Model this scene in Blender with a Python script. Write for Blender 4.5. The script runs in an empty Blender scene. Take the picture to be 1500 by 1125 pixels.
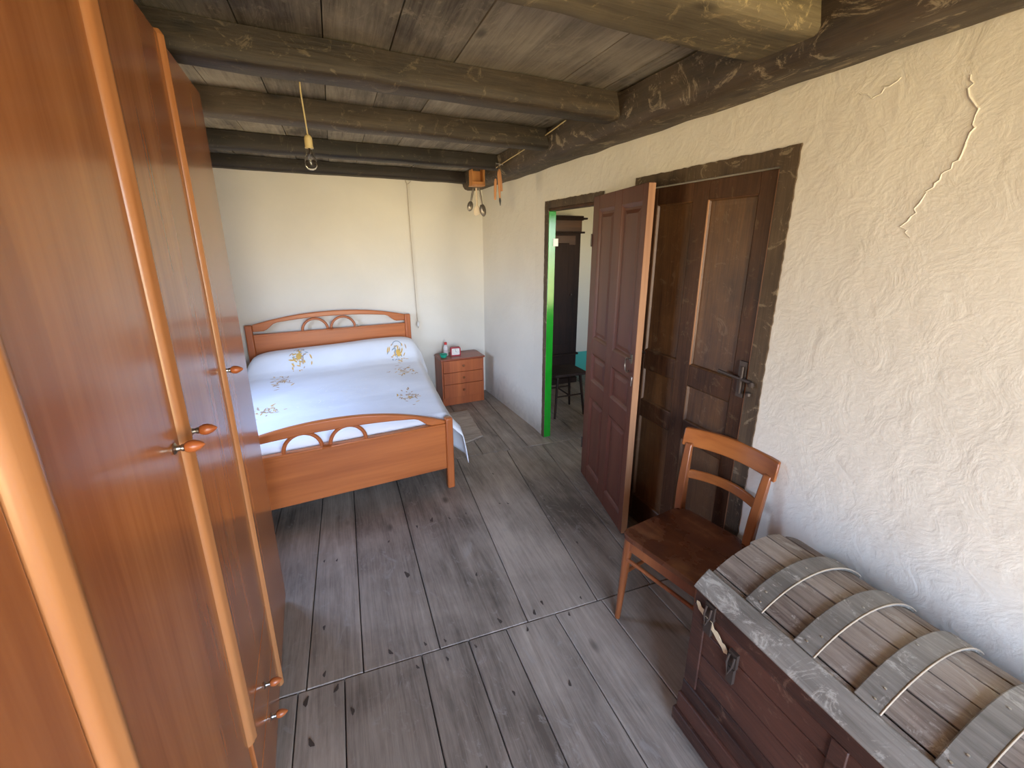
import bpy, bmesh, math, random
from mathutils import Vector, Matrix, noise
random.seed(7)
PI = math.pi
COL = bpy.context.scene.collection
sc = bpy.context.scene

# ------------------------------------------------------------------ helpers
class MB:
    """collects shapes, then links them as one mesh object"""
    def __init__(self):
        self.v = []; self.f = []; self.mi = []; self.m = 0; self.tone = []; self.t = 0.5
    def add(self, vs, fs, M=None):
        o = len(self.v)
        for p in vs:
            p = Vector(p)
            self.v.append(M @ p if M is not None else p)
        for f in fs:
            self.f.append([o + i for i in f]); self.mi.append(self.m); self.tone.append(self.t)
        return self
    def box(self, x0, x1, y0, y1, z0, z1, M=None):
        vs = [(x0,y0,z0),(x1,y0,z0),(x1,y1,z0),(x0,y1,z0),(x0,y0,z1),(x1,y0,z1),(x1,y1,z1),(x0,y1,z1)]
        fs = [(3,2,1,0),(4,5,6,7),(0,1,5,4),(1,2,6,5),(2,3,7,6),(3,0,4,7)]
        return self.add(vs, fs, M)
    def hexa(self, bot, top, M=None):
        return self.add(list(bot)+list(top), [(3,2,1,0),(4,5,6,7),(0,1,5,4),(1,2,6,5),(2,3,7,6),(3,0,4,7)], M)
    def prism(self, pts, h0, h1, axis='z', M=None):
        n = len(pts)
        def mk(p, h):
            a, b = p
            return {'z':(a,b,h), 'x':(h,a,b), 'y':(a,h,b)}[axis]
        vs = [mk(p,h0) for p in pts] + [mk(p,h1) for p in pts]
        fs = [tuple(range(n))[::-1], tuple(range(n,2*n))]
        for i in range(n):
            j = (i+1) % n; fs.append((i,j,n+j,n+i))
        return self.add(vs, fs, M)
    def tube(self, pts, r, seg=10, closed=False, M=None, flat=1.0):
        pts = [Vector(p) for p in pts]; n = len(pts)
        rs = r if isinstance(r,(list,tuple)) else [r]*n
        vs = []; up = None
        for i,p in enumerate(pts):
            if closed: d = pts[(i+1)%n]-pts[i-1]
            else: d = pts[min(i+1,n-1)]-pts[max(i-1,0)]
            d.normalize()
            if up is None:
                a = Vector((0,0,1)) if abs(d.z) < .9 else Vector((1,0,0))
                up = (a - d*a.dot(d)).normalized()
            else:
                up = (up - d*up.dot(d)).normalized()
            s = d.cross(up)
            for k in range(seg):
                t = 2*PI*k/seg
                vs.append(p + up*math.cos(t)*rs[i] + s*math.sin(t)*rs[i]*flat)
        fs = []
        m = n if closed else n-1
        for i in range(m):
            a = i*seg; b = ((i+1)%n)*seg
            for k in range(seg):
                l = (k+1)%seg
                fs.append((a+k,a+l,b+l,b+k))
        if not closed:
            fs.append(tuple(range(seg))[::-1]); fs.append(tuple(range((n-1)*seg,n*seg)))
        return self.add(vs, fs, M)
    def lathe(self, prof, c=(0,0,0), seg=20, M=None, axis='z'):
        vs = []; fs = []; n = len(prof); c = Vector(c)
        for (r,h) in prof:
            for k in range(seg):
                t = 2*PI*k/seg; a = r*math.cos(t); b = r*math.sin(t)
                q = {'z':(a,b,h),'x':(h,a,b),'y':(b,h,a)}[axis]
                vs.append(c+Vector(q))
        for i in range(n-1):
            for k in range(seg):
                l = (k+1)%seg
                fs.append((i*seg+k,i*seg+l,(i+1)*seg+l,(i+1)*seg+k))
        fs.append(tuple(range(seg))[::-1]); fs.append(tuple(range((n-1)*seg,n*seg)))
        return self.add(vs, fs, M)
    def build(self, name, mats, parent=None, bevel=0, seg=2, smooth=35, loc=None, recalc=True):
        me = bpy.data.meshes.new(name)
        me.from_pydata([tuple(p) for p in self.v], [], self.f)
        if not isinstance(mats,(list,tuple)): mats = [mats]
        for m in mats: me.materials.append(m)
        for p,i in zip(me.polygons, self.mi): p.material_index = i
        if recalc:
            bm = bmesh.new(); bm.from_mesh(me); bmesh.ops.recalc_face_normals(bm, faces=bm.faces); bm.to_mesh(me); bm.free()
        if len(set(self.tone)) > 1:
            at = me.attributes.new('tone','FLOAT','FACE')
            at.data.foreach_set('value', self.tone)
        if smooth:
            me.shade_smooth(); me.set_sharp_from_angle(angle=math.radians(smooth))
        o = bpy.data.objects.new(name, me); COL.objects.link(o)
        if parent: o.parent = parent
        if loc: o.location = loc
        if bevel:
            b = o.modifiers.new('Bevel','BEVEL'); b.width = bevel; b.segments = seg; b.limit_method = 'ANGLE'; b.angle_limit = math.radians(40)
            b.harden_normals = False
        return o

def tag(o, label, cat, group=None):
    o['label'] = label; o['category'] = cat
    if group: o['group'] = group
    return o
def thing(name, label, cat, loc=(0,0,0), rz=0, group=None):
    o = bpy.data.objects.new(name, None); COL.objects.link(o); o.empty_display_size = .1
    o.location = loc; o.rotation_euler = (0,0,rz)
    return tag(o, label, cat, group)
def struct(o): o['kind'] = 'structure'; return o
def roughen(mb, amp, scale, seed=0):
    for i,p in enumerate(mb.v):
        q = p*scale + Vector((seed*7.3,seed*3.1,seed))
        mb.v[i] = p + Vector((noise.noise(q), noise.noise(q+Vector((31,0,0))), noise.noise(q+Vector((0,47,0)))))*amp
def frame_x(d):  # basis from a direction
    d = Vector(d).normalized(); a = Vector((0,0,1)) if abs(d.z)<.95 else Vector((1,0,0))
    s = d.cross(a).normalized(); u = s.cross(d); return d,s,u

# ------------------------------------------------------------------ materials
def lin(c):
    return tuple(((x/255)/12.92 if x/255 <= .04045 else ((x/255+.055)/1.055)**2.4) for x in c)+(1,)
class NB:
    def __init__(self, name):
        self.m = bpy.data.materials.new(name); self.m.use_nodes = True
        self.nt = self.m.node_tree; self.b = self.nt.nodes['Principled BSDF']
    def n(self, t, **kw):
        x = self.nt.nodes.new('ShaderNode'+t)
        for k,v in kw.items():
            if k in x.inputs: x.inputs[k].default_value = v
            else: setattr(x,k,v)
        return x
    def l(self, a, b): self.nt.links.new(a,b)
    def coord(self, scale=(1,1,1), rot=(0,0,0), which='Object'):
        c = self.n('TexCoord'); mp = self.n('Mapping'); mp.inputs['Scale'].default_value = scale; mp.inputs['Rotation'].default_value = rot
        self.l(c.outputs[which], mp.inputs['Vector']); return mp.outputs['Vector']
    def noise(self, vec, scale, detail=6, rough=.6, dist=0):
        x = self.n('TexNoise'); x.inputs['Scale'].default_value = scale; x.inputs['Detail'].default_value = detail
        x.inputs['Roughness'].default_value = rough; x.inputs['Distortion'].default_value = dist
        self.l(vec, x.inputs['Vector']); return x.outputs['Fac']
    def ramp(self, fac, stops, interp='LINEAR'):
        r = self.n('ValToRGB'); e = r.color_ramp.elements; r.color_ramp.interpolation = interp
        while len(e) < len(stops): e.new(.5)
        for i,(p,c) in enumerate(stops):
            e[i].position = p; e[i].color = c if len(c)==4 else tuple(c)+(1,)
        self.l(fac, r.inputs['Fac']); return r.outputs['Color']
    def mix(self, fac, a, b, mode='MIX'):
        x = self.n('Mix', data_type='RGBA', blend_type=mode)
        for s,v in ((x.inputs[0],fac),(x.inputs[6],a),(x.inputs[7],b)):
            if hasattr(v,'links'): self.l(v,s)
            else: s.default_value = v
        return x.outputs[2]
    def math(self, op, a, b=0.0):
        x = self.n('Math', operation=op)
        for s,v in ((x.inputs[0],a),(x.inputs[1],b)):
            if hasattr(v,'links'): self.l(v,s)
            else: s.default_value = v
        return x.outputs[0]
    def bump(self, h, strength=.3, dist=.01, prev=None):
        x = self.n('Bump'); x.inputs['Strength'].default_value = strength; x.inputs['Distance'].default_value = dist
        self.l(h, x.inputs['Height'])
        if prev is not None: self.l(prev, x.inputs['Normal'])
        return x.outputs['Normal']
    def done(self, col=None, rough=.5, normal=None, **kw):
        b = self.b
        if col is not None:
            if hasattr(col,'links'): self.l(col, b.inputs['Base Color'])
            else: b.inputs['Base Color'].default_value = col
        if hasattr(rough,'links'): self.l(rough, b.inputs['Roughness'])
        else: b.inputs['Roughness'].default_value = rough
        if normal is not None: self.l(normal, b.inputs['Normal'])
        for k,v in kw.items(): b.inputs[k.replace('_',' ')].default_value = v
        return self.m

def plain(name, rgb, rough=.5, **kw):
    x = NB(name); v = x.coord(); n = x.noise(v, 9, 4)
    c = lin(rgb); d = tuple(q*.82 for q in c[:3])+(1,)
    return x.done(x.ramp(n, [(.35,d),(.65,c)]), rough, **kw)

def wood(name, light, dark, axis='z', rough=.3, scale=1.0, contrast=(.3,.7), bump=.05, fine=.55, coat=0, spec=.5):
    x = NB(name)
    s = {'z':(9,9,.7),'y':(9,.7,9),'x':(.7,9,9)}[axis]
    v = x.coord(tuple(q*scale for q in s))
    n1 = x.noise(v, 1.0, 5, .55, .25)
    s2 = {'z':(42,42,1.6),'y':(42,1.6,42),'x':(1.6,42,42)}[axis]
    v2 = x.coord(tuple(q*scale for q in s2))
    n2 = x.noise(v2, 1.6, 2, .5, 0)
    f = x.math('ADD', x.math('MULTIPLY', n1, .68), x.math('MULTIPLY', n2, .32*fine))
    L = lin(light); D = lin(dark); M = tuple((a*.55+b*.45) for a,b in zip(L,D))
    c = x.ramp(f, [(contrast[0],D),((contrast[0]+contrast[1])/2,M),(contrast[1],L)])
    kw = {}
    if coat: kw['Coat_Weight'] = coat; kw['Coat_Roughness'] = .12
    m = x.done(c, rough, x.bump(n2, bump, .002) if bump else None, **kw)
    x.b.inputs['Specular IOR Level'].default_value = spec
    return m

def oldwood(name, light, dark, axis='y', rough=.75, tone=.10, white=.0, whitecol=(170,155,130), bump=.5, attr=True, knots=True, lo=.38, hi=.63):
    x = NB(name)
    s = {'z':(7,7,.9),'y':(7,.9,7),'x':(.9,7,7)}[axis]
    n1 = x.noise(x.coord(s), 1.3, 8, .65, .9)
    s2 = {'z':(45,45,2),'y':(45,2,45),'x':(2,45,45)}[axis]
    n2 = x.noise(x.coord(s2), 2, 5, .7, .4)
    n3 = x.noise(x.coord(), 1.7, 6, .6, .4)
    f = x.math('ADD', x.math('ADD', x.math('MULTIPLY', n1,.35), x.math('MULTIPLY', n2,.25)), x.math('MULTIPLY', n3,.40))
    if attr:
        a = x.n('Attribute', attribute_name='tone')
        f = x.math('ADD', f, x.math('MULTIPLY', x.math('SUBTRACT', a.outputs['Fac'], .5), tone))
    L = lin(light); D = lin(dark); M = tuple((a*.5+b*.5) for a,b in zip(L,D))
    c = x.ramp(f, [(lo,D),((lo+hi)/2,M),(hi,L)])
    if knots:
        vo = x.n('TexVoronoi', feature='F1'); vo.inputs['Scale'].default_value = 3.1
        sk = {'z':(1.6,1.6,.8),'y':(1.6,.8,1.6),'x':(.8,1.6,1.6)}[axis]
        x.l(x.coord(sk), vo.inputs['Vector'])
        k = x.ramp(vo.outputs['Distance'], [(.0,(1,1,1,1)),(.055,(.75,.75,.75,1)),(.12,(0,0,0,1))])
        c = x.mix(x.math('MULTIPLY', k, .85), c, tuple(q*.45 for q in D[:3])+(1,))
    if white:
        w = x.noise(x.coord((1.6,1.6,2.0) if axis!='y' else (2.0,1.2,1.6)), 4.6, 10, .78, 2.2)
        wf = x.ramp(w, [(.585-white*.06,(0,0,0,1)),(.63-white*.03,(1,1,1,1))])
        c = x.mix(x.math('MULTIPLY', wf, min(1,.35+.5*white)), c, lin(whitecol))
    nn = x.bump(n2, bump, .004); nn = x.bump(n1, bump*.8, .01, nn)
    return x.done(c, rough, nn)

def plaster(name, rgb, rough=.9, relief=.5, dirt=True, stain=(176,168,158), top=None, dado=None):
    x = NB(name); v = x.coord()
    big = x.noise(v, 1.3, 5, .55, .3); mid = x.noise(v, 9, 7, .62, 1.4); fine = x.noise(v, 38, 5, .6, .9)
    vo = x.n('TexVoronoi', feature='DISTANCE_TO_EDGE'); vo.inputs['Scale'].default_value = 1.35
    wv = x.n('VectorMath', operation='ADD'); x.l(v, wv.inputs[0])
    nz = x.n('TexNoise'); nz.inputs['Scale'].default_value = 2.4; nz.inputs['Detail'].default_value = 8; x.l(v, nz.inputs['Vector'])
    sc_ = x.n('VectorMath', operation='SCALE'); x.l(nz.outputs['Color'], sc_.inputs[0]); sc_.inputs['Scale'].default_value = .9
    x.l(sc_.outputs[0], wv.inputs[1]); x.l(wv.outputs[0], vo.inputs['Vector'])
    crack = x.ramp(vo.outputs['Distance'], [(0,(1,1,1,1)),(.012,(0,0,0,1))])
    cm = x.ramp(x.noise(v, .9, 2, .5), [(.50,(0,0,0,1)),(.62,(1,1,1,1))])
    crack = x.math('MULTIPLY', crack, cm)
    c0 = lin(rgb); c1 = tuple(q*.90 for q in c0[:3])+(1,)
    c = x.ramp(big, [(.3,c1),(.65,c0)])
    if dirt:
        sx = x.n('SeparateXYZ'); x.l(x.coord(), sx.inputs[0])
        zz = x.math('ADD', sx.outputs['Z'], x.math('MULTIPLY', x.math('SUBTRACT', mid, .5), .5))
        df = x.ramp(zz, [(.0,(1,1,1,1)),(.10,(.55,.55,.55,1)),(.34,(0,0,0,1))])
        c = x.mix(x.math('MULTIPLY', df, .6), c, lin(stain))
    if dado:
        sx = x.n('SeparateXYZ'); x.l(x.coord(), sx.inputs[0])
        st = x.math('LESS_THAN', sx.outputs['Z'], dado[0])
        c = x.mix(st, c, lin(dado[1]))
    nn = x.bump(fine, relief*.45, .004)
    nn = x.bump(mid, relief*.75, .008, nn)
    nn = x.bump(big, relief*.6, .05, nn)
    if relief > .35: nn = x.bump(crack, relief*.4, .004, nn)
    return x.done(c, rough, nn)

M_CHERRY  = wood('cherry_veneer', (200,128,72), (154,88,46), 'z', .27, contrast=(.34,.66), bump=.04, coat=.35)
M_CHERRYL = wood('cherry_trim_sheen', (196,138,88), (164,106,62), 'z', .26, contrast=(.3,.66), bump=.03)  # paler than the doors: sheen on the strips put into the colour
M_CHERRYX = wood('bed_cherry', (204,118,60), (158,84,38), 'x', .32, contrast=(.3,.7), bump=.03)
M_CHERRYZ = wood('bed_cherry_upright', (198,112,58), (154,80,38), 'z', .32, contrast=(.3,.7), bump=.03)
M_NS      = wood('nightstand_wood', (196,108,58), (146,72,38), 'z', .38, contrast=(.3,.7), bump=.03)
M_NSTOP   = wood('nightstand_top_wood', (160,84,54), (122,60,40), 'x', .3, contrast=(.3,.7), bump=.03)
M_CHAIR   = wood('chair_beech', (164,98,54), (118,64,34), 'z', .3, contrast=(.3,.68), bump=.05, coat=.15)
M_CHAIRR  = wood('chair_rail_beech', (178,108,54), (130,70,32), 'y', .28, contrast=(.3,.68), bump=.05, coat=.2)
M_DOOR    = wood('painted_door_wood', (108,62,46), (86,46,34), 'z', .42, contrast=(.3,.7), bump=.08)
M_DOOREDG = wood('door_edge_wood', (182,134,94), (134,90,58), 'z', .5, contrast=(.3,.7), bump=.12)
M_WALNUT  = oldwood('old_walnut_door', (116,80,46), (58,35,20), 'z', .5, white=.25, whitecol=(120,96,70), bump=.18, attr=False, knots=False, lo=.38, hi=.62)
M_WALNUTD = oldwood('old_walnut_frame', (92,60,38), (44,27,17), 'z', .48, white=.2, whitecol=(110,90,66), bump=.18, attr=False, knots=False, lo=.38, hi=.62)
M_SMUDGE  = oldwood('brown_painted_surround', (104,84,60), (50,36,24), 'z', .7, white=.5, whitecol=(150,132,104), bump=.3, attr=False, knots=False)
M_FLOOR   = oldwood('floor_planks', tone=.06, light=(178,163,146), dark=(94,83,72), axis='y', rough=.56, white=.35, whitecol=(158,150,140), bump=.35)
M_GAP     = plain('dark_gap', (22,18,15), .9)
M_CEIL    = oldwood('ceiling_boards', (158,147,128), (74,66,55), 'y', .8, white=.5, whitecol=(150,138,118), bump=.4)
M_BEAM    = oldwood('smoked_beam', (80,66,50), (26,19,13), 'x', .62, white=.35, whitecol=(116,102,80), bump=.5, attr=False)
M_BEAMD   = oldwood('tarred_beam', (48,36,27), (15,11,8), 'x', .6, white=.15, whitecol=(96,84,66), bump=.4, attr=False)
M_BEAML   = oldwood('pale_beam', (122,108,80), (60,50,34), 'x', .7, white=.6, whitecol=(165,145,104), bump=.5, attr=False)
M_BEAMY   = oldwood('wall_beam_wood', (88,72,54), (30,22,15), 'y', .65, white=.65, whitecol=(150,134,108), bump=.5, attr=False)
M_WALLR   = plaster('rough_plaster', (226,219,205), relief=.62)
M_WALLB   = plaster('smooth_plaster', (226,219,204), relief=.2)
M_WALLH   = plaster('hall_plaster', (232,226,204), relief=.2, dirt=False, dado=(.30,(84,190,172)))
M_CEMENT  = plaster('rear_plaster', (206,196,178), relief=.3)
M_METAL   = plain('brushed_metal', (190,186,178), .3, Metallic=1.0)
M_IRON    = plain('black_iron', (84,72,64), .5, Metallic=.5)
M_GREEN   = plain('green_gloss_paint', (24,140,30), .14)
M_WHITEP  = plain('white_plastic', (225,222,214), .4)
M_CREAMP  = plain('cream_plastic', (214,190,130), .45)
M_CORD    = plain('cream_cable', (206,184,132), .5)
M_CABLE   = plain('cloth_cable', (190,176,158), .6)
M_RED     = plain('red_plastic', (170,34,48), .35)
M_REDCAP  = plain('red_cap_plastic', (206,48,44), .35)
M_TEAL    = plain('green_plastic', (36,160,126), .4)
M_CLOCKF  = plain('clock_face_card', (238,232,220), .6)
M_BLACK   = plain('black_paint', (24,22,22), .5)
M_STEEL   = plain('dull_steel', (120,112,104), .35, Metallic=.8)
M_ORANGEW = wood('pine_box_wood', (214,148,78), (172,108,50), 'z', .5)
M_HANDLE  = wood('tool_handle_wood', (206,148,100), (160,104,62), 'z', .5)
M_DARKW   = oldwood('dark_armoire_wood', (54,34,22), (22,13,9), 'z', .65, bump=.15, attr=False, knots=False)
M_ARMT    = wood('armoire_brown_trim', (112,72,36), (62,38,20), 'x', .4)
M_TRUNKF  = oldwood('trunk_front_wood', (92,56,42), (36,21,16), 'y', .5, white=.25, whitecol=(130,100,80), bump=.4, attr=True)
M_TRUNKL  = oldwood('trunk_lid_slats', (164,150,134), (92,76,64), 'y', .7, white=.5, whitecol=(186,178,164), bump=.6, attr=True, lo=.42, hi=.60)
M_STRAP   = oldwood('trunk_strap_wood', (160,154,142), (104,98,88), 'y', .6, white=.6, whitecol=(196,190,176), bump=.4, attr=True, lo=.41, hi=.6)
M_STRAPE  = plain('trunk_strap_highlight', (186,168,144), .6)  # pale colour standing in for the highlight along each strap
M_PAPER   = plain('torn_paper', (226,206,168), .8)
M_PAPERG  = plain('old_label_paper', (88,76,70), .8)
M_RUG     = NB('rag_rug')
v = M_RUG.coord((3,60,1)); n = M_RUG.noise(v, 1.5, 4, .7)
M_RUG = M_RUG.done(M_RUG.ramp(n, [(.3,lin((128,114,100))),(.6,lin((186,168,148)))]), .95, M_RUG.bump(n, .8, .01))
# seat: worn glossy brown
x = NB('worn_seat'); v = x.coord((5,1.2,5)); n = x.noise(v, 2, 5, .6, .8); n2 = x.noise(x.coord(), 6, 5, .6)
M_SEAT = x.done(x.ramp(x.math('ADD', x.math('MULTIPLY',n,.5), x.math('MULTIPLY',n2,.5)), [(.35,lin((70,38,25))),(.52,lin((98,58,38))),(.66,lin((146,102,68)))]), x.ramp(n2, [(.4,(.22,.22,.22,1)),(.65,(.42,.42,.42,1))]), x.bump(n,.08,.003))
# cotton bedspread
x = NB('white_cotton'); v = x.coord((1.2,2.6,1)); n = x.noise(v, 2.2, 5, .55, .6); w = x.noise(x.coord(), 46, 3, .5)
nn = x.bump(w, .08, .002); nn = x.bump(n, .25, .015, nn)
M_CLOTH = x.done(x.ramp(n, [(.3,lin((226,227,230))),(.7,lin((236,237,240)))]), .85, nn, Sheen_Weight=.1)
M_EMBY = plain('yellow_thread', (236,190,96), .7); M_EMBB = plain('brown_thread', (204,172,138), .7)
M_EMBG = plain('grey_blue_thread', (158,172,182), .7); M_LACE = plain('white_lace', (250,248,245), .8)
# glass
x = NB('bulb_glass'); M_GLASS = x.done((1,1,1,1), .02, Transmission_Weight=1.0, IOR=1.25)
x.b.inputs['Base Color'].default_value = (1,1,1,1)
x = NB('milky_plastic'); M_BOTTLE = x.done(lin((228,220,214)), .3, Transmission_Weight=.25, IOR=1.2)

for m_ in (M_DARKW,M_WALNUTD): m_.node_tree.nodes['Principled BSDF'].inputs['Specular IOR Level'].default_value = .25
# ------------------------------------------------------------------ setting
XW = 1.585          # right wall face
YF = -2.00          # wall behind the camera
ZC = 2.36           # underside of ceiling boards
BD = Vector((.997,.077,0)).normalized(); BN = Vector((-BD.y,BD.x,0))
BC = Vector((1.503,4.503,0))        # far right corner
def back(xs, off=0, z=0): # point on back wall at x
    t = (xs-BC.x)/BD.x
    return BC + BD*t - BN*off + Vector((0,0,z))
SK = -.05
# floor planks
fl = MB()
fl.m = 1; fl.box(-1.4, 4.4, -2.8, 5.2, -.08, -.022)
fl.m = 0
def plank(x00,x01,x10,x11,y0,y1,sk0=SK,sk1=SK):
    g = .0022; fl.t = random.random()
    z = random.uniform(-.0025,.0)
    y0f = lambda x: y0+sk0*x+g; y1f = lambda x: y1+sk1*x-g
    n = 6; 
    b = []; t_ = []
    pts = [(x00+g,y0f(x00)),(x01-g,y0f(x01)),(x11-g,y1f(x11)),(x10+g,y1f(x10))]
    c = .0025
    cx = sum(p[0] for p in pts)/4; cy = sum(p[1] for p in pts)/4
    inn = [(p[0]+(c if p[0]<cx else -c), p[1]+(c if p[1]<cy else -c)) for p in pts]
    vs = [(p[0],p[1],-.03) for p in pts]+[(p[0],p[1],z-c) for p in pts]+[(p[0],p[1],z) for p in inn]
    fs = [(0,1,5,4),(1,2,6,5),(2,3,7,6),(3,0,4,7),(4,5,9,8),(5,6,10,9),(6,7,11,10),(7,4,8,11),(8,9,10,11)]
    fl.add(vs, fs)
def row(xs0, xs1, y0, y1):
    for i in range(len(xs0)-1): plank(xs0[i],xs0[i+1],xs1[i],xs1[i+1],y0,y1)
near0 = [-1.35,-1.1,-.85,-.57,-.31,-.14,.18,.40,.57,.815,1.07,1.33,1.62,1.9,2.2,2.5,2.8,3.1,3.4,3.7,4.0,4.35]
near1 = [-1.35,-1.1,-.85,-.57,-.30,-.13,.176,.381,.556,.80,1.05,1.32,1.62,1.9,2.2,2.5,2.8,3.1,3.4,3.7,4.0,4.35]
row(near0, near0, -2.75, -.9)
row(near0, near1, -.9, 1.455)
mid0 = [-1.35,-1.05,-.78,-.52,-.27,-.057,.257,.664,1.03,1.34,1.64,1.92,2.2,2.5,2.8,3.1,3.4,3.7,4.0,4.35]
mid1 = [-1.35,-1.05,-.76,-.48,-.23,-.034,.262,.758,1.188,1.51,1.75,1.98,2.25,2.5,2.8,3.1,3.4,3.7,4.0,4.35]
row(mid0, mid1, 1.455, 3.075)
far0 = [-1.35,-1.0,-.7,-.4,-.1,.2,.45,.7,.98,1.215,1.385,1.62,1.9,2.15,2.4,2.7,3.0,3.3,3.6,3.9,4.35]
far1 = [-1.35,-1.0,-.7,-.4,-.1,.2,.45,.72,1.0,1.23,1.42,1.66,1.95,2.2,2.45,2.7,3.0,3.3,3.6,3.9,4.35]
row(far0, far1, 3.075, 5.1)
KN=[(-0.152,2.177,1),(-0.216,2.195,1),(0.131,2.225,1),(0.19,1.925,2.2),(0.308,2.298,1.3),(0.513,2.302,1),(0.625,2.311,0.8),(0.53,1.787,1.2),(0.544,1.475,1.5),(0.055,1.507,1.4),(0.201,1.489,1),(0.285,1.472,0.9),(0.402,1.395,0.9),(0.274,1.385,1),(0.712,1.456,1.4),(0.77,1.494,1.2),(0.961,1.448,0.9),(0.645,1.385,1),(-0.16,1.43,1.5),(-0.205,1.51,1.2),(-0.268,1.42,1.8),(-0.105,1.318,1.4),(-0.244,1.261,1.6),(-0.21,1.744,1.2),(0.916,2.308,0.9),(0.865,2.329,0.8),(0.151,1.397,1),(1.159,2.25,0.8),(0.86,1.385,1),(0.406,2.327,2.0),(.70,1.1,1.2),(.3,.95,1.3),(.48,1.15,1),(1.2,3.3,1),(.95,2.7,1),(1.15,1.8,1)]
fl.m = 2
for (kx,ky,ks) in KN:
    a0 = random.uniform(-.5,.5); vs = []
    for i in range(12):
        a = 2*PI*i/12; r = 1+.25*math.sin(3*a+a0*9)
        lx = .0045*ks*r*math.cos(a); ly = .011*ks*r*math.sin(a)
        vs.append((kx+lx*math.cos(a0)-ly*math.sin(a0), ky+lx*math.sin(a0)+ly*math.cos(a0), .0006))
    fl.add(vs, [tuple(range(12))])
struct(fl.build('floor', [M_FLOOR, M_GAP, plain('floor_knot_wood',(74,64,56),.6)], smooth=0))

# ceiling boards
ce = MB(); ce.m = 1; ce.box(-1.4,4.4,-2.8,5.2,ZC+.03,ZC+.09); ce.m = 0
xs = [-1.35,-1.1,-.88,-.64,-.44,-.21,.038,.26,.50,.75,.98,1.2,1.45,1.7,1.95,2.2,2.45,2.7,2.95,3.2,3.45,3.7,3.95,4.35]
for a,b in zip(xs[:-1],xs[1:]):
    ys = [-2.7]+sorted(random.choice([.95,1.85,2.55,3.45]) for _ in range(1))+[5.1]
    for y0,y1 in zip(ys[:-1],ys[1:]):
        ce.t = random.random(); z = ZC+random.uniform(0,.006)
        ce.box(a+.002,b-.002,y0+.002,y1-.002,z,ZC+.032)
struct(ce.build('ceiling', [M_CEIL, M_GAP], smooth=0))

# right wall: built of blocks round the two openings, the far end leaning in to the corner
TW = .060
wr = MB()
WT = 2.245
def wblock(y0,y1,z0,z1,x0=XW,x1=XW): wr.hexa([(x0,y0,z0),(x0+TW,y0,z0),(x1+TW,y1,z0),(x1,y1,z0)],[(x0,y0,z1),(x0+TW,y0,z1),(x1+TW,y1,z1),(x1,y1,z1)])
D2a,D2b,D2t = 1.205,1.985,1.972      # dark door opening
D1a,D1b,D1t = 2.475,3.115,1.945      # hall doorway
wblock(-2.7,D2a,-.05,ZC); wblock(D2a,D2b,D2t,ZC); wblock(D2b,D1a,-.05,ZC); wblock(D1a,D1b,D1t,ZC)
wblock(D1b,3.35,-.05,ZC); wblock(3.35,3.9,-.05,ZC,XW,1.545); wblock(3.9,4.56,-.05,ZC,1.545,1.50)
def ridge(pts, r):
    out = []
    random.seed(4)
    for (a,b),(c,d) in zip(pts[:-1],pts[1:]):
        for i in range(4): t=i/4; out.append((XW-.0005, a+(c-a)*t+random.uniform(-.008,.008), b+(d-b)*t+random.uniform(-.006,.006)))
    wr.tube(out, [r*random.uniform(.5,1.2) for _ in out], 6)
ridge([(0.717, 2.125), (0.7, 2.071), (0.677, 2.013), (0.681, 1.959), (0.697, 1.903), (0.723, 1.867), (0.753, 1.834), (0.76, 1.784), (0.785, 1.747), (0.756, 1.701)],.0026)
ridge([(0.983, 2.155), (0.936, 2.129), (0.908, 2.146), (0.857, 2.163)],.0022)
struct(wr.build('wall_right', M_WALLR, smooth=0))
# back wall
wb = MB(); a = back(-1.5); b = back(1.64); n = BN*.15
wb.hexa([a+Vector((0,0,-.05)),b+Vector((0,0,-.05)),b+n+Vector((0,0,-.05)),a+n+Vector((0,0,-.05))],[a+Vector((0,0,ZC)),b+Vector((0,0,ZC)),b+n+Vector((0,0,ZC)),a+n+Vector((0,0,ZC))])
struct(wb.build('wall_back', M_WALLB, smooth=0))
LY0,LY1,LZ0,LZ1 = 2.55,3.30,1.0,1.75  # opening for an added, unseen window that brightens the bed from the left
wl = MB(); wl.box(-1.16,-1.06,-2.7,LY0,-.05,ZC); wl.box(-1.16,-1.06,LY1,4.6,-.05,ZC); wl.box(-1.16,-1.06,LY0,LY1,-.05,LZ0); wl.box(-1.16,-1.06,LY0,LY1,LZ1,ZC); struct(wl.build('wall_left', M_CEMENT, smooth=0))
# wall behind the camera with the window the light comes through
WX0,WX1,WZ0,WZ1 = -.80,1.45,.20,2.20
wf = MB(); wf.box(-1.4,WX0,YF-.12,YF,-.05,ZC+.02); wf.box(WX1,XW+.05,YF-.12,YF,-.05,ZC+.02); wf.box(WX0,WX1,YF-.12,YF,-.05,WZ0); wf.box(WX0,WX1,YF-.12,YF,WZ1,ZC+.02)
struct(wf.build('wall_front', M_CEMENT, smooth=0))
win = MB(); f = .045
for (x0,x1) in ((WX0,WX0+f),(WX1-f,WX1),((WX0+WX1)/2-2*f,(WX0+WX1)/2+2*f)): win.box(x0,x1,YF-.09,YF-.04,WZ0,WZ1)
win.box(WX0+f,WX1-f,YF-.09,YF-.04,WZ0,WZ0+f); win.box(WX0+f,WX1-f,YF-.09,YF-.04,WZ1-f,WZ1)
struct(win.build('window_1', M_WALNUTD, bevel=.004))
win = MB()
for (y0,y1) in ((LY0,LY0+.04),(LY1-.04,LY1),((LY0+LY1)/2-.03,(LY0+LY1)/2+.03)): win.box(-1.14,-1.10,y0,y1,LZ0,LZ1)
win.box(-1.14,-1.10,LY0+.04,LY1-.04,LZ0,LZ0+.04); win.box(-1.14,-1.10,LY0+.04,LY1-.04,LZ1-.04,LZ1)
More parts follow.
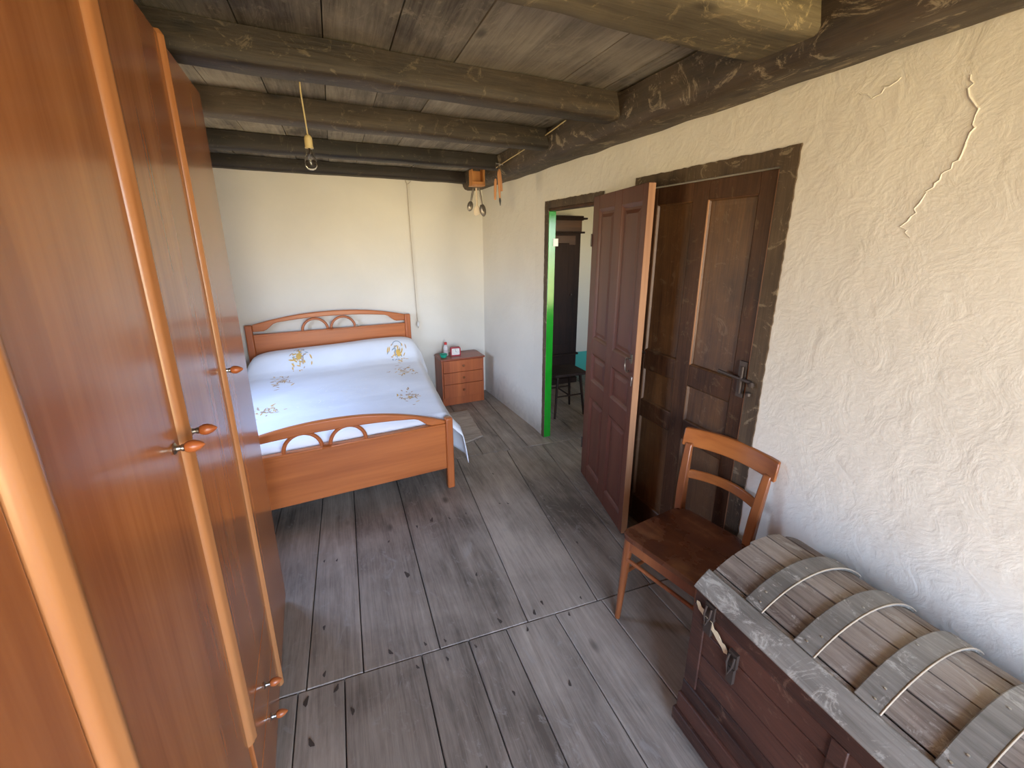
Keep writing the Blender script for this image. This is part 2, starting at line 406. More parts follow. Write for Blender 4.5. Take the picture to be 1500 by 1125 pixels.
struct(win.build('added_side_window', M_WALNUTD, bevel=.004))  # frame of the added left window, out of view
# hall behind the doorway
h = MB(); h.box(1.64,4.3,4.65,4.75,-.05,ZC); struct(h.build('wall_hall_back', M_WALLH, smooth=0))
h = MB(); h.box(3.9,4.0,.9,4.65,-.05,ZC); struct(h.build('wall_hall_right', M_CEMENT, smooth=0))
h = MB(); h.box(1.645,2.2,.9,1.0,-.05,ZC); h.box(3.3,3.9,.9,1.0,-.05,ZC); h.box(2.2,3.3,.9,1.0,-.05,.8); h.box(2.2,3.3,.9,1.0,2.0,ZC)
struct(h.build('wall_hall_front', M_CEMENT, smooth=0))
win = MB()
for (x0,x1) in ((2.2,2.24),(3.26,3.3),(2.72,2.78)): win.box(x0,x1,.93,.97,.8,2.0)
win.box(2.24,3.26,.93,.97,.8,.84); win.box(2.24,3.26,.93,.97,1.96,2.0)
struct(win.build('window_2', M_WALNUTD, bevel=.004))

# painted surrounds of the two openings, ragged edged bands on the plaster
def ragged_band(pts_out, pts_in, x=XW, t=.006, jag=.007, seed=1):
    """closed band between an inner and an outer polyline in (y,z)"""
    mb = MB(); random.seed(seed)
    def sub(pl):
        out = []
        for (a,b),(c,d) in zip(pl[:-1],pl[1:]):
            n = max(1,int(math.hypot(c-a,d-b)/.022))
            for i in range(n): out.append((a+(c-a)*i/n, b+(d-b)*i/n))
        out.append(pl[-1]); return out
    o = sub(pts_out); nn = len(o)
    L = [0]
    for p,q in zip(pts_in[:-1],pts_in[1:]): L.append(L[-1]+math.hypot(q[0]-p[0],q[1]-p[1]))
    Lo = [0]
    for p,q in zip(o[:-1],o[1:]): Lo.append(Lo[-1]+math.hypot(q[0]-p[0],q[1]-p[1]))
    # corner-aware matching
    cor = [0]
    for c in pts_out[1:]:
        cor.append(min(range(cor[-1]+1,nn), key=lambda i: math.hypot(o[i][0]-c[0],o[i][1]-c[1])))
    inn = []
    for i in range(nn):
        k = max(j for j in range(len(cor)) if cor[j] <= i); k = min(k,len(cor)-2)
        t_ = (i-cor[k])/(cor[k+1]-cor[k]); a,b = pts_in[k],pts_in[k+1]
        inn.append((a[0]+(b[0]-a[0])*t_, a[1]+(b[1]-a[1])*t_))
    oo = [(p[0]+random.uniform(-jag,jag)*.35, p[1]+random.uniform(-jag,jag)*.35) for p in o]
    vs = [(x-t,)+p for p in oo]+[(x-t,)+p for p in inn]+[(x+.004,)+p for p in oo]+[(x+.004,)+p for p in inn]
    fs = []
    for i in range(nn-1):
        fs += [(i,i+1,nn+i+1,nn+i),(i,i+1,2*nn+i+1,2*nn+i),(nn+i,nn+i+1,3*nn+i+1,3*nn+i)]
    mb.add(vs,fs); return mb
s = ragged_band([(1.14,0),(1.14,2.035),(2.06,2.035),(2.06,0)],[(D2a+.003,0),(D2a+.003,D2t),(D2b,D2t),(D2b,0)],seed=3)
struct(s.build('trim_1', M_SMUDGE, smooth=0))
s = ragged_band([(3.155,0),(3.175,2.0),(2.36,2.0)],[(D1b-.004,0),(D1b-.004,D1t),(2.36,D1t)],jag=.007,seed=5)
struct(s.build('trim_2', M_SMUDGE, smooth=0))
# wooden lintel lining and the green painted jamb
t = MB(); t.box(XW,XW+TW,D1a,D1b,D1t-.02,D1t); struct(t.build('trim_3', M_WALNUTD, bevel=.003))
gj = MB(); gj.box(XW-.001,XW+TW+.002,D1b-.006,D1b+.002,0,D1t-.02)
gjo = struct(gj.build('trim_4', M_GREEN, bevel=.003))
t = MB(); t.box(XW+.04,XW+.085,D1b-.010,D1b-.0065,1.66,1.72); t.build('hinge_plate', M_WHITEP, gjo, bevel=.002)
# thin door sill boards
t = MB(); t.box(XW+.012,XW+TW-.002,D2a+.002,D2b-.002,-.005,.012); struct(t.build('trim_5', M_WALNUTD))

# ---- doors
def panel_door(root, W, H, t, cols, rows, mleaf, mpan, side=1, recess=.012, flat=False):
    """leaf in local YZ plane: y 0..W, z 0..H, front face at x=0 (facing -x), thickness to +x"""
    MX = Matrix.Diagonal((side,1,1,1))
    ys = [0]+[v for c in cols for v in c]+[W]
    leaf = MB()
    for i in range(0,len(ys)-1,2): leaf.box(0,t,ys[i],ys[i+1],0,H,MX)     # stiles and muntin
    zs = [0]+[v for r in rows for v in r]+[H]
    for (c0,c1) in cols:
        for i in range(0,len(zs)-1,2): leaf.box(0.0005,t-.0005,c0,c1,zs[i],zs[i+1],MX)
    o = leaf.build('door_leaf', mleaf, root, bevel=.003)
    for (z0,z1) in rows:
        for (c0,c1) in cols:
            p = MB(); a = recess; e = .0
            m = .018; bq = .05
            def ring(d, x): return [(x,c0+d,z0+d),(x,c1-d,z0+d),(x,c1-d,z1-d),(x,c0+d,z1-d)]
            R = [ring(e,.001),ring(m*.5,.005),ring(m,a),ring(m+.012,a),ring(m+.032,a*.55)]
            if flat: R = [ring(e,.001),ring(.003,.003),ring(.008,a),ring(.02,a),ring(.03,a+.0005)]
            vs = [q for r in R for q in r]; fs = []
            for k in range(len(R)-1):
                for j in range(4):
                    l = (j+1)%4; fs.append((k*4+j,k*4+l,k*4+4+l,k*4+4+j))
            fs.append(tuple(range(len(R)*4-4,len(R)*4)))
            vs += [(t-.008,)+q[1:] for q in ring(e,0)]; n = len(R)*4
            fs.append((n,n+1,n+2,n+3))
            for j in range(4):
                l=(j+1)%4; fs.append((j,l,n+l,n+j))
            p.add(vs,fs,MX); p.build('door_panel', mpan, root, smooth=0)
    return o
# open red-brown leaf: y axis of the leaf runs from hinge towards the camera
hx,hy = 1.577,2.468; ex,ey = 1.431,1.781
ang = math.atan2(ey-hy, ex-hx)      # direction of local +y
d1 = bpy.data.objects.new('door_1', None); COL.objects.link(d1); struct(d1); d1.location=(hx,hy,.006); d1.rotation_euler=(0,0,ang-PI/2)
d1['label'] = 'open red-brown panelled door leaf swung back against the wall'
# local +x points into the room, so the leaf is built mirrored (side=-1)
W1 = .722
cols1 = [(.100,.335),(.432,.672)]; rows1 = [(.105,.648),(.768,.962),(1.065,1.885)]
panel_door(d1, W1, 1.968, .036, cols1, rows1, M_DOOR, M_DOOR, side=-1)
e = MB(); e.box(-.0365,-.001,W1,W1+.0035,.004,1.964); e.build('door_edge', M_DOOREDG, d1)
ri = MB()
ri.tube([(.016,.672+.026*math.cos(t),1.042+.040*math.sin(t)) for t in [PI*.35+i*PI*1.45/16 for i in range(17)]], .0040, 8)
ri.box(0,.005,.680,.700,1.055,1.105); ri.tube([(.004,.690,1.078),(.016,.690,1.078)],.0045,8)
ri.build('door_handle', M_STEEL, d1)
k = MB(); k.box(0,.004,.700,.714,.93,.985); k.build('keyhole_plate', M_METAL, d1, bevel=.002)
for z in (.25,1.7):
    hg = MB(); hg.tube([(.004,.002,z-.04),(.004,.002,z+.04)],.006,8); hg.build('hinge', M_IRON, d1)

# closed dark door
d2 = bpy.data.objects.new('door_2', None); COL.objects.link(d2); struct(d2)
d2.location=(XW+.004,D2a+.004,.014)
d2['label'] = 'closed dark walnut door with wide panels behind the open leaf'
W2 = D2b-D2a-.008
cols2 = [(.082,.335),(.428,.672)]; rows2 = [(.155,.690),(.792,.982),(1.090,1.868)]
panel_door(d2, W2, 1.952, .04, cols2, rows2, M_WALNUTD, M_WALNUT, recess=.014, flat=True)
bead = MB(); bead.box(-.006,.012,.0,.008,0,1.95); bead.build('edge_bead', M_DOOREDG, d2, bevel=.002)
bead = MB(); bead.box(-.001,.006,.330,.337,1.092,1.866); bead.build('panel_bead', M_DOOREDG, d2, bevel=.002)
la = MB(); la.box(-.012,0,.012,.045,1.03,1.19); la.tube([(-.018,-.03,1.11),(-.022,.06,1.115),(-.020,.14,1.118)],[.009,.007,.009],8)
la.tube([(-.022,.02,1.05),(-.022,.02,1.17)],.006,8); la.lathe([(.0,-.015),(.012,-.01),(.014,0),(.008,.01),(0,.012)],(-.02,-.03,1.105),12)
la.lathe([(.0,-.012),(.012,-.008),(.012,.004),(0,.01)],(-.016,-.02,1.06),12)
la.build('latch', M_IRON, d2)
la = MB(); la.tube([(-.012,.655,1.075),(-.02,.69,1.085)],.006,8); la.build('hook', M_METAL, d2)

# ------------------------------------------------------------------ ceiling beams
def beam_mesh(p0, p1, prof, n=26, amp=.006, seed=0, sag=0):
    """sweep a closed profile [(side,z)] from p0 to p1"""
    p0 = Vector(p0); p1 = Vector(p1); d = (p1-p0); L = d.length; d.normalize(); s = Vector((-d.y,d.x,0))
    mb = MB(); m = len(prof); vs = []; fs = []
    # densify profile
    pr = []
    for i in range(m):
        a = prof[i]; b = prof[(i+1)%m]; k = max(1,int(math.hypot(a[0]-b[0],a[1]-b[1])/.03))
        for j in range(k): pr.append((a[0]+(b[0]-a[0])*j/k, a[1]+(b[1]-a[1])*j/k))
    m = len(pr)
    for i in range(n+1):
        c = p0 + d*(L*i/n)
        wob = noise.noise(Vector((i*.21,seed*5.7,0)))*amp*2
        for (a,z) in pr:
            q = c + s*(a+wob) + Vector((0,0,z))
            k = 1 if z < ZC-.015 else 0
            q += Vector((noise.noise(q*6+Vector((seed,0,0))), noise.noise(q*6+Vector((0,seed+9,0))), noise.noise(q*5+Vector((0,0,seed)))*.8))*amp*k
            vs.append(q)
    for i in range(n):
        for j in range(m):
            l = (j+1)%m; fs.append((i*m+j,i*m+l,(i+1)*m+l,(i+1)*m+j))
    fs.append(tuple(range(m))[::-1]); fs.append(tuple(range(n*m,(n+1)*m)))
    mb.add(vs,fs); return mb
def rprof(w, zb, zt, r=.018):
    return [(0,zt),(0,zb+r),(r*.35,zb+r*.35),(r,zb),(w-r,zb),(w-r*.35,zb+r*.35),(w,zb+r),(w,zt)]
joists = [
 (.865,.235,2.248,M_BEAML,'thick pale ceiling joist nearest the camera, streaked with whitewash'),
 (1.775,.125,2.250,M_BEAM,'second ceiling joist from the camera, brown and black with pale scuffs'),
 (2.485,.125,2.252,M_BEAM,'ceiling joist just behind the hanging bulb cord, smoky brown'),
 (3.365,.115,2.256,M_BEAMD,'blackened ceiling joist second from the far wall'),
]
JXR = 1.30
for i,(y,w,zb,mt,lb) in enumerate(joists):
    mb = beam_mesh((-1.06,y+.052*-1.06,0),(JXR,y+.052*JXR,0), rprof(w,zb,ZC-.002), seed=i+1, n=40)
    # sweep direction +x -> side vector is +y
    tag(mb.build('ceiling_joist', mt, smooth=50), lb, 'beam', 'joists under the bedroom ceiling')
a = back(-1.06,.135); b = back(1.36,.135)
mb = beam_mesh((a.x,a.y,0),(b.x,b.y,0), rprof(.13,2.262,ZC-.002), seed=9, n=40)
tag(mb.build('ceiling_joist', M_BEAMD, smooth=50), 'black ceiling joist lying along the top of the far white wall', 'beam', 'joists under the bedroom ceiling')
# heavy beam along the right wall; sweep towards -y so the side vector is +x
prof = [(0,2.352),(.028,2.235),(.045,2.212),(.075,2.203),(.17,2.208),(.313,2.236),(.313,2.352)]
mb = beam_mesh((1.268,4.50,0),(1.268,-2.59,0), prof, seed=4, n=130, amp=.009)
tag(mb.build('wall_beam', M_BEAMY, smooth=60), 'heavy dark rough-hewn beam running along the top of the right wall', 'beam')
# thin cable on that beam
c = MB(); pts = [(1.262,3.42,2.262),(1.258,3.2,2.275),(1.262,2.95,2.292),(1.258,2.7,2.305),(1.262,2.45,2.33),(1.262,2.3,2.345)]
c.tube(pts,.0035,6); tag(c.build('thin_cable', M_CORD), 'thin pale cable strung along the dark beam above the doorway', 'cable')

# ------------------------------------------------------------------ wardrobe
wd = thing('wardrobe','tall glossy cherry wood wardrobe with long doors along the left side','wardrobe',(-.384,1.995,0),math.radians(2.84))
HW = 2.222; LW = 2.93; P = .486
ca = MB(); ca.box(-.57,-.024,-LW,0,.05,HW); ca.box(-.56,-.045,-LW+.01,-.012,0,.05)
ca.build('carcass', M_CHERRY, wd, bevel=.006)
def wdoor(s0,s1,z0,z1,knob_s=None,knob_z=1.285,hinge=None, name='door'):
    m = MB(); m.box(-.022,0,s0+.002,s1-.002,z0,z1)
    o = m.build(name, M_CHERRY, wd, bevel=.004, seg=3)
    if knob_s is not None:
        kb = MB(); kb.lathe([(.0,.0),(.011,0),(.012,.003),(.0065,.006),(.0055,.012),(.0075,.014),(.0075,.018)],(0,knob_s,knob_z),18,axis='x')
        kb.build('knob_stem', M_METAL, o)
        kb = MB(); kb.lathe([(.004,.017),(.0095,.020),(.0125,.027),(.0125,.034),(.009,.043),(.004,.050),(.0,.053)],(0,knob_s,knob_z),18,axis='x')
        kb.build('knob', M_CHERRYZ, o)
    return o
TA,TB,TC = -.481,-.967,-1.467
wdoor(TA+.013,-.004,.03,2.205, -.452, 1.300)
wdoor(TB+.028,TA-.013,.42,2.21, -.918, 1.288)
wdoor(TC+.028,TB-.028,.03,2.21, -1.038, 1.302)
wdoor(TC-.49,TC-.028,.03,2.21, None)
wdoor(-LW+.004,TC-.494,.03,2.21, None)
for (z0,z1,kz) in ((.235,.416,.315),(.03,.231,.176)):
    wdoor(TB+.004,TA-.013,z0,z1,(TB+TA)/2-.008,kz,name='drawer')
def strip(s, w, z0, z1, pr):
    m = MB(); n = 10; pts = []
    for i in range(n+1):
        t = i/n; y = -w/2+w*t
        hgt = pr*(math.sin(PI*t)**.6)
        if .12 < t < .9: hgt -= .0022*(1 if abs(t-.3)<.06 or abs(t-.74)<.06 else 0)
        pts.append((hgt-.001, s+y))
    pts = [(-.02,s-w/2)]+pts+[(-.02,s+w/2)]
    m.prism(pts, z0, z1-.012, 'z')
    # rounded upper end
    top = [(p[0]*.35 if p[0]>0 else p[0], s+(p[1]-s)*.6) for p in pts]
    b0 = [(p[0],p[1],z1-.012) for p in pts]; b1 = [(p[0],p[1],z1) for p in top]; k = len(pts)
    m.add(b0+b1, [tuple(range(k,2*k))]+[(i,(i+1)%k,k+(i+1)%k,k+i) for i in range(k)])
    return m.build('trim_strip', M_CHERRYL, wd, smooth=40)
strip(TA,.026,.024,2.222,.012); strip(TB,.052,.415,2.222,.017); strip(TC,.054,.024,2.222,.019)

# ------------------------------------------------------------------ bed
F0 = Vector((.60,2.654,0))
rot = math.atan2(BD.y,BD.x)
bedm = thing('double_bed','cherry wood double bed with arched head and foot boards and half-ring ornaments','bed',tuple(F0),rot)
def board(s0, s1, pz, ptop, pbot, crest, endz, undc, unde, wp, thick, ringc, ringr, M, x_off=(0,0)):
    """bed board: posts at s0,s1, arch rail; local x = s, y = depth"""
    ox,oy = x_off
    for a in (s0, s1-wp):
        p = MB(); p.box(ox+a,ox+a+wp,oy-thick/2-.006,oy+thick/2+.006,0,pz); p.build('post', M_CHERRYZ, bedm, bevel=.010, seg=3)
    p = MB(); p.box(ox+s0+wp,ox+s1-wp,oy-thick/2+.004,oy+thick/2-.004,pbot,ptop)
    p.build('panel', M_CHERRYX, bedm, bevel=.004)
    p = MB(); p.box(ox+s0+wp,ox+s1-wp,oy-thick/2-.003,oy+thick/2+.003,ptop-.012,ptop+.004); p.build('panel_edge', M_CHERRYX, bedm, bevel=.004)
    # arched rail
    n = 48; a0 = s0+wp; a1 = s1-wp; top = []; bot = []
    for i in range(n+1):
        t = i/n; x_ = a0+(a1-a0)*t; q = abs(2*t-1)
        top.append((ox+x_, endz+(crest-endz)*(1-q**2.1)))
        # underside: arch that turns up into an S near the posts
        e = max(0,(q-.72)/.16); e = min(1,e); e = e*e*(3-2*e)
        un = undc-(undc-unde)*(q**2.2)*.62
        bot.append((ox+x_, un*(1-e)+(unde)*e))
    m = MB(); vs = []; fs = []
    for (x_,z) in top: vs += [(x_,oy-thick/2,z),(x_,oy+thick/2,z)]
    o = len(vs)
    for (x_,z) in bot: vs += [(x_,oy-thick/2,z),(x_,oy+thick/2,z)]
    for i in range(n):
        a=2*i; b=2*i+2
        fs += [(a,b,b+1,a+1),(o+a,o+a+1,o+b+1,o+b),(a,o+a,o+b,b),(a+1,b+1,o+b+1,o+a+1)]
    fs += [(0,1,o+1,o),(2*n,o+2*n,o+2*n+1,2*n+1)]
    m.add(vs,fs); m.build('arched_rail', M_CHERRYX, bedm, bevel=.008, seg=3, smooth=30)
    for c,h_ in zip(ringc,(1,1)):
        r = MB(); r.tube([(ox+c+ringr[0]*math.cos(t), oy, ptop+.001+ringr[1]*math.sin(t)) for t in [PI*i/24 for i in range(25)]], .0115, 10)
        r.build('half_ring', M_CHERRYZ, bedm)
    r = MB(); r.lathe([(.0,-.004),(.034,-.004),(.034,.006),(.02,.012),(0,.013)],(ox+(ringc[0]+ringc[1])/2,oy,ptop),16); r.build('ring_boss', M_CHERRYZ, bedm)
# foot board
board(-1.52,.040,.535,.497,.158,.668,.520,.600,.500,.052,.036,(-.887,-.632),(.104,.108),None)
# head board placed 1.71 m behind
q = Vector((1.50,4.43,0)); dl = Matrix.Rotation(-rot,3,'Z') @ (q-F0)
board(-2.296,-.846,.985,.895,.40,1.068,.985,1.022,.925,.058,.036,(-1.735,-1.490),(.108,.108),None,(dl.x,dl.y))
HBx,HBy = dl.x, dl.y
clip = MB(); clip.box(-.008,.022,-.012,.012,0,.014); clip.box(-.02,.0,-.004,.016,.010,.022)
co = clip.build('small_clip', M_STEEL, loc=None, bevel=.002)
pw = F0 + Matrix.Rotation(rot,3,'Z') @ Vector((HBx-1.375,HBy,0)); co.location = (pw.x,pw.y,.9005); co.rotation_euler=(0,0,rot)
tag(co,'small grey metal clip lying on the ledge of the headboard','clip')
# side rails + mattress
for sx0,sx1 in ((-.045,HBx-.90),(-1.47,HBx-2.24)):
    m = MB(); m.hexa([(sx0-.022,.02,.22),(sx0,.02,.22),(sx1,HBy-.02,.22),(sx1-.022,HBy-.02,.22)],[(sx0-.022,.02,.36),(sx0,.02,.36),(sx1,HBy-.02,.36),(sx1-.022,HBy-.02,.36)])
    m.build('side_rail', M_CHERRYX, bedm, bevel=.004)
m = MB(); m.hexa([(-1.46,.04,.28),(-.07,.04,.28),(HBx-.925,HBy-.03,.28),(HBx-2.22,HBy-.03,.28)],[(-1.46,.04,.50),(-.07,.04,.50),(HBx-.925,HBy-.03,.52),(HBx-2.22,HBy-.03,.52)])
m.build('mattress', M_CLOTH, bedm, bevel=.03, seg=3)

# bedspread surface in bed coordinates: a = -1..1 over the top, beyond that the hanging sides
def edges(t):
    xr = .002+(HBx-.825-.002)*t; xl = -1.475+(HBx-2.262+1.475)*t
    xr += .042*max(0,1-t/.9)**.5
    return xl,xr
def topz(u, t):
    """u -1..1 across, t 0 foot .. 1 head"""
    z = .540 + .085*t**1.3
    pb = max(0,min(1,(t-.775)/.13)); pb = pb*pb*(3-2*pb)      # the pillow under the cover
    fall = max(0,(t-.93)/.07)
    bump = .150 + .012*math.sin(u*2.2+.5) + .014*max(0,u-.2)
    z += pb*bump*(1-.22*fall**2) * (1-.42*abs(u)**10)
    z -= .012*abs(u)**4*(1-pb)
    q = Vector((u*1.5,t*3.2,0))
    z += noise.noise(q*1.4)*.007 + noise.noise(Vector((u*1.1,t*10,3)))*.006*(1-pb*.5)
    z += .010*math.exp(-((t-.785)/.012)**2)
    if t < .03: z -= (1-t/.03)*.06
    return z
NU,NT = 60,64; HANG = 14
def spread_pt(i, t):
    xl,xr = edges(t); y = .032+(HBy-.026-.032)*t
    if 0 <= i <= NU:
        u = -1+2*i/NU
        r = .05
        return Vector((xl+(xr-xl)*i/NU, y, topz(u,t)-(.020*max(0,(abs(u)-.95)/.05)**2)))
    side = 1 if i > NU else -1
    k = (i-NU) if side>0 else -i
    f_ = k/HANG
    z0 = topz(1.0*side,t)-.020
    foot = max(0,1-t/.16)
    pil = max(0,min(1,(t-.74)/.12))
    ln = .30 + .02*foot - .10*pil + .012*math.sin(t*23)
    out = .020+.014*f_+.012*math.sin(t*31)*f_ + (foot**1.2*.095*f_**.32 if side>0 else 0) + pil*.035*f_
    zz = z0 - ln*f_ - .006
    xx = (xr if side>0 else xl) + side*out*min(1,f_*3+.2)
    return Vector((xx, y+foot*.02*f_, zz))
sp = MB(); vs = []; idx = list(range(-HANG,NU+HANG+1))
for j in range(NT+1):
    for i in idx: vs.append(spread_pt(i,j/NT))
# foot flap tucked down inside the footboard
w_ = len(idx); fs = [(j*w_+i,j*w_+i+1,(j+1)*w_+i+1,(j+1)*w_+i) for j in range(NT) for i in range(w_-1)]
sp.add(vs,fs)
sroot = sp.build('bedspread', M_CLOTH, smooth=180, recalc=True); sroot.location = tuple(F0); sroot.rotation_euler = (0,0,rot)
sm = sroot.modifiers.new('Solid','SOLIDIFY'); sm.thickness = .006; sm.offset = 0
tag(sroot,'white cotton bedspread with small yellow and brown embroidered sprays over the bed and pillow','bedspread')
# embroidery: small stitched leaves on the cloth
rotinv = Matrix.Rotation(-rot,3,'Z')
def sample(u, t):
    i = (u+1)/2*NU; return spread_pt(i, t)
def leaf(mb, u, t, ang, ln, wd_, lift=.0042):
    xl,xr = edges(t); W = (xr-xl)/2; Ln = HBy-.06; n = 6; L = []; R = []
    for k in range(n+1):
        f_ = k/n; a = ln*(f_-.5); b = wd_*math.sin(PI*f_)**.8/2+.0006
        for s_,arr in ((1,L),(-1,R)):
            dx = a*math.cos(ang)-s_*b*math.sin(ang); dy = a*math.sin(ang)+s_*b*math.cos(ang)
            p = sample(max(-.99,min(.99,u+dx/W)), max(0.0,min(.995,t+dy/Ln))); arr.append(p+Vector((0,-.0015,lift)))
    fs = [(k,k+1,n+1+k+1,n+1+k) for k in range(n)]
    mb.add(L+R, fs)
random.seed(11)
sites = []
def site(px_x, px_y, big=1):
    p = rotinv @ (Vector((px_x,px_y,0))-F0); t = (p.y-.032)/(HBy-.058); xl,xr = edges(t)
    return ((p.x-xl)/(xr-xl)*2-1, t)
for (X_,Y_,kind) in ((-.50,3.72,0),(-.55,3.17,0),(.43,3.13,0),(.47,3.70,0),(-.375,4.03,1),(.475,4.04,1)):
    u0,t0 = site(X_,Y_); em = MB()
    for k in range(40):
        du = random.gauss(0,.075)*(.75 if kind else 1); dt = random.gauss(0,.030 if kind else .038); a = random.uniform(0,PI)
        em.m = random.choice([0,0,0,1,1,2] if kind else [0,0,1,1,1,1])
        leaf(em, u0+du, t0+dt, a, random.uniform(.022,.050), random.uniform(.006,.011))
    if kind:
        em.m = 0
        for k in range(6): leaf(em, u0+.012*math.cos(k), t0+.006*math.sin(k), k*PI/6, .05, .016, .007)
        em.m = 2
        for k in range(8):
            a = PI*k/8; leaf(em, u0+.055*math.cos(a), t0+.035+.02*math.sin(a), a+PI/2, .026, .006)
    em.build('embroidered_spray', [M_EMBY,M_EMBB,M_EMBG], sroot, smooth=0, recalc=False)['kind'] = 'stuff'
lc = MB()
for k in range(150):
    a = random.uniform(0,2*PI); r = abs(random.gauss(.6,.35)); u0,t0 = site(-.02,3.35)
    leaf(lc, u0+.42*r*math.cos(a), t0+.15*r*math.sin(a), random.uniform(0,PI), random.uniform(.01,.03), .004, .005)
lc.build('lace_stitching', M_LACE, sroot, smooth=0, recalc=False)['kind'] = 'stuff'

# ------------------------------------------------------------------ nightstand
nsr = math.radians(2.6)
NS = Vector((.918,4.165,0))
ns = thing('nightstand','small three-drawer cherry wood nightstand in the far corner beside the bed','nightstand',tuple(NS),nsr)
W,Dp,Hh = .465,.275,.515
b = MB(); b.box(0,.016,0.004,Dp,0,Hh-.018); b.box(W-.016,W,0.004,Dp,0,Hh-.018); b.box(.016,W-.016,Dp-.012,Dp,.03,Hh-.018); b.box(.016,W-.016,.012,Dp-.012,.03,.045); b.box(.016,W-.016,.012,Dp-.012,Hh-.034,Hh-.018)
b.box(.016,W-.016,.006,.02,.0,.085)
b.build('body', M_NS, ns, bevel=.002)
t = MB(); t.prism([(-.012,-.014),(W+.012,-.014),(W+.012,Dp-.03),(W-.01,Dp+.004),(.01,Dp+.004),(-.012,Dp-.03)], Hh-.018, Hh, 'z'); t.build('table_top', M_NSTOP, ns, bevel=.005, seg=3)
for (z0,z1) in ((.088,.232),(.236,.362),(.366,.493)):
    d = MB(); d.box(.018,W-.018,-.004,.014,z0,z1); do = d.build('drawer', M_NS, ns, bevel=.003)
    k = MB(); k.lathe([(.006,.0),(.006,-.008),(.013,-.013),(.014,-.019),(.009,-.024),(0,-.025)],(W/2,-.004,(z0+z1)/2+.004),14,axis='y'); k.build('knob', M_CHAIR, do)
def on_ns(x,y): return NS + Matrix.Rotation(nsr,3,'Z') @ Vector((x,y,Hh))
# green bowl
p = on_ns(.028+.02,.085); bw = MB()
bw.lathe([(.0,.004),(.020,.0),(.030,.006),(.037,.024),(.040,.036),(.042,.040),(.038,.040),(.034,.026),(.024,.008),(0,.007)],(0,0,0),24)
tag(bw.build('small_bowl', M_TEAL, loc=tuple(p)),'small green plastic bowl on the left edge of the nightstand','bowl')
# bottle
p = on_ns(.098,.165); bt = thing('bottle','small milky plastic bottle with a red cap on the nightstand','bottle',tuple(p))
q = MB(); q.lathe([(.0,0),(.023,0),(.026,.006),(.026,.085),(.022,.105),(.012,.116),(.012,.122),(0,.122)],(0,0,0),20); q.build('bottle_body', M_BOTTLE, bt)
q = MB(); q.lathe([(.015,0),(.015,.022),(.012,.026),(0,.026)],(0,0,.119),18); q.build('cap', M_REDCAP, bt)
q = MB(); q.lathe([(.0264,0),(.0264,.045)],(0,0,.02),20); q.build('bottle_label', plain('pale_bottle_label',(214,196,190),.6), bt)
# alarm clock
p = on_ns(.188,.115); ck = thing('alarm_clock','small square red alarm clock with a white face on the nightstand','clock',tuple(p),nsr-.1)
def rrect(w,h,r,n=5):
    pts=[]
    for cx,cz,a0 in ((w/2-r,h/2-r,0),(-w/2+r,h/2-r,PI/2),(-w/2+r,-h/2+r,PI),(w/2-r,-h/2+r,1.5*PI)):
        for i in range(n+1): a=a0+PI/2*i/n; pts.append((cx+r*math.cos(a),cz+r*math.sin(a)))
    return pts
q = MB(); o_ = [(a,b_+.047) for a,b_ in rrect(.108,.094,.014)]; i_ = [(a,b_+.047) for a,b_ in rrect(.086,.072,.008)]; n_=len(o_)
vs = [(a,-.018,b_) for a,b_ in o_]+[(a,-.018,b_) for a,b_ in i_]+[(a,-.012,b_) for a,b_ in i_]+[(a,.022,b_) for a,b_ in o_]
fs = []
for i in range(n_):
    j=(i+1)%n_; fs += [(i,j,n_+j,n_+i),(n_+i,n_+j,2*n_+j,2*n_+i),(i,3*n_+i,3*n_+j,j)]
fs.append(tuple(range(3*n_,4*n_))); q.add(vs,fs); q.build('clock_case', M_RED, ck)
q = MB(); q.prism(i_,-.0125,-.011,'y'); fc = q.build('clock_face', M_CLOCKF, ck)
q = MB(); q.box(-.001,.001,-.0145,-.0135,.047,.070); q.build('minute_hand', M_BLACK, fc)
q = MB(); q.add([(0,-.0145,.0455),(.016,-.0145,.0395),(.0165,-.0145,.0415),(0,-.0145,.0485)],[(0,1,2,3)]); q.build('hour_hand', M_BLACK, fc)
q = MB()
for k in range(12):
    a = k*PI/6; q.box(.028*math.sin(a)-.001,.028*math.sin(a)+.001,-.0135,-.0126,.047+.028*math.cos(a)-.002,.047+.028*math.cos(a)+.002)
q.build('hour_marks', M_BLACK, fc)
# rug
rg = MB(); vs=[]; nx,ny=12,30; random.seed(5)
cr = [(.72,3.20),(1.085,3.33),(1.125,3.98),(.74,3.98)]
for j in range(ny+1):
    for i in range(nx+1):
        u=i/nx; t_=j/ny
        a=Vector(cr[0]).lerp(Vector(cr[1]),u); b_=Vector(cr[3]).lerp(Vector(cr[2]),u); p_=a.lerp(b_,t_)
        jx = noise.noise(Vector((t_*5,0,u>.5)))*.014*(abs(u-.5)*2)
        vs.append((p_.x+jx,p_.y,.007+.004*noise.noise(Vector((p_.x*9,p_.y*9,0)))))
rg.add(vs,[(j*(nx+1)+i,j*(nx+1)+i+1,(j+1)*(nx+1)+i+1,(j+1)*(nx+1)+i) for j in range(ny) for i in range(nx)])
rt = thing('rug','narrow grey-brown woven rag rug on the floor between bed and nightstand','rug',(0,0,0))
o = rg.build('rug_weave', M_RUG, rt, smooth=60); m_=o.modifiers.new('s','SOLIDIFY'); m_.thickness=.007; m_.offset=-1
fr = MB()
for k in range(26):
    u=k/25; a=Vector(cr[0]).lerp(Vector(cr[1]),u)
    fr.tube([(a.x,a.y+.005,.006),(a.x+random.uniform(-.006,.012),a.y-.02,.004),(a.x+random.uniform(-.01,.02),a.y-random.uniform(.03,.055),.003)],.0016,5)
fr.build('fringe', M_RUG, rt)

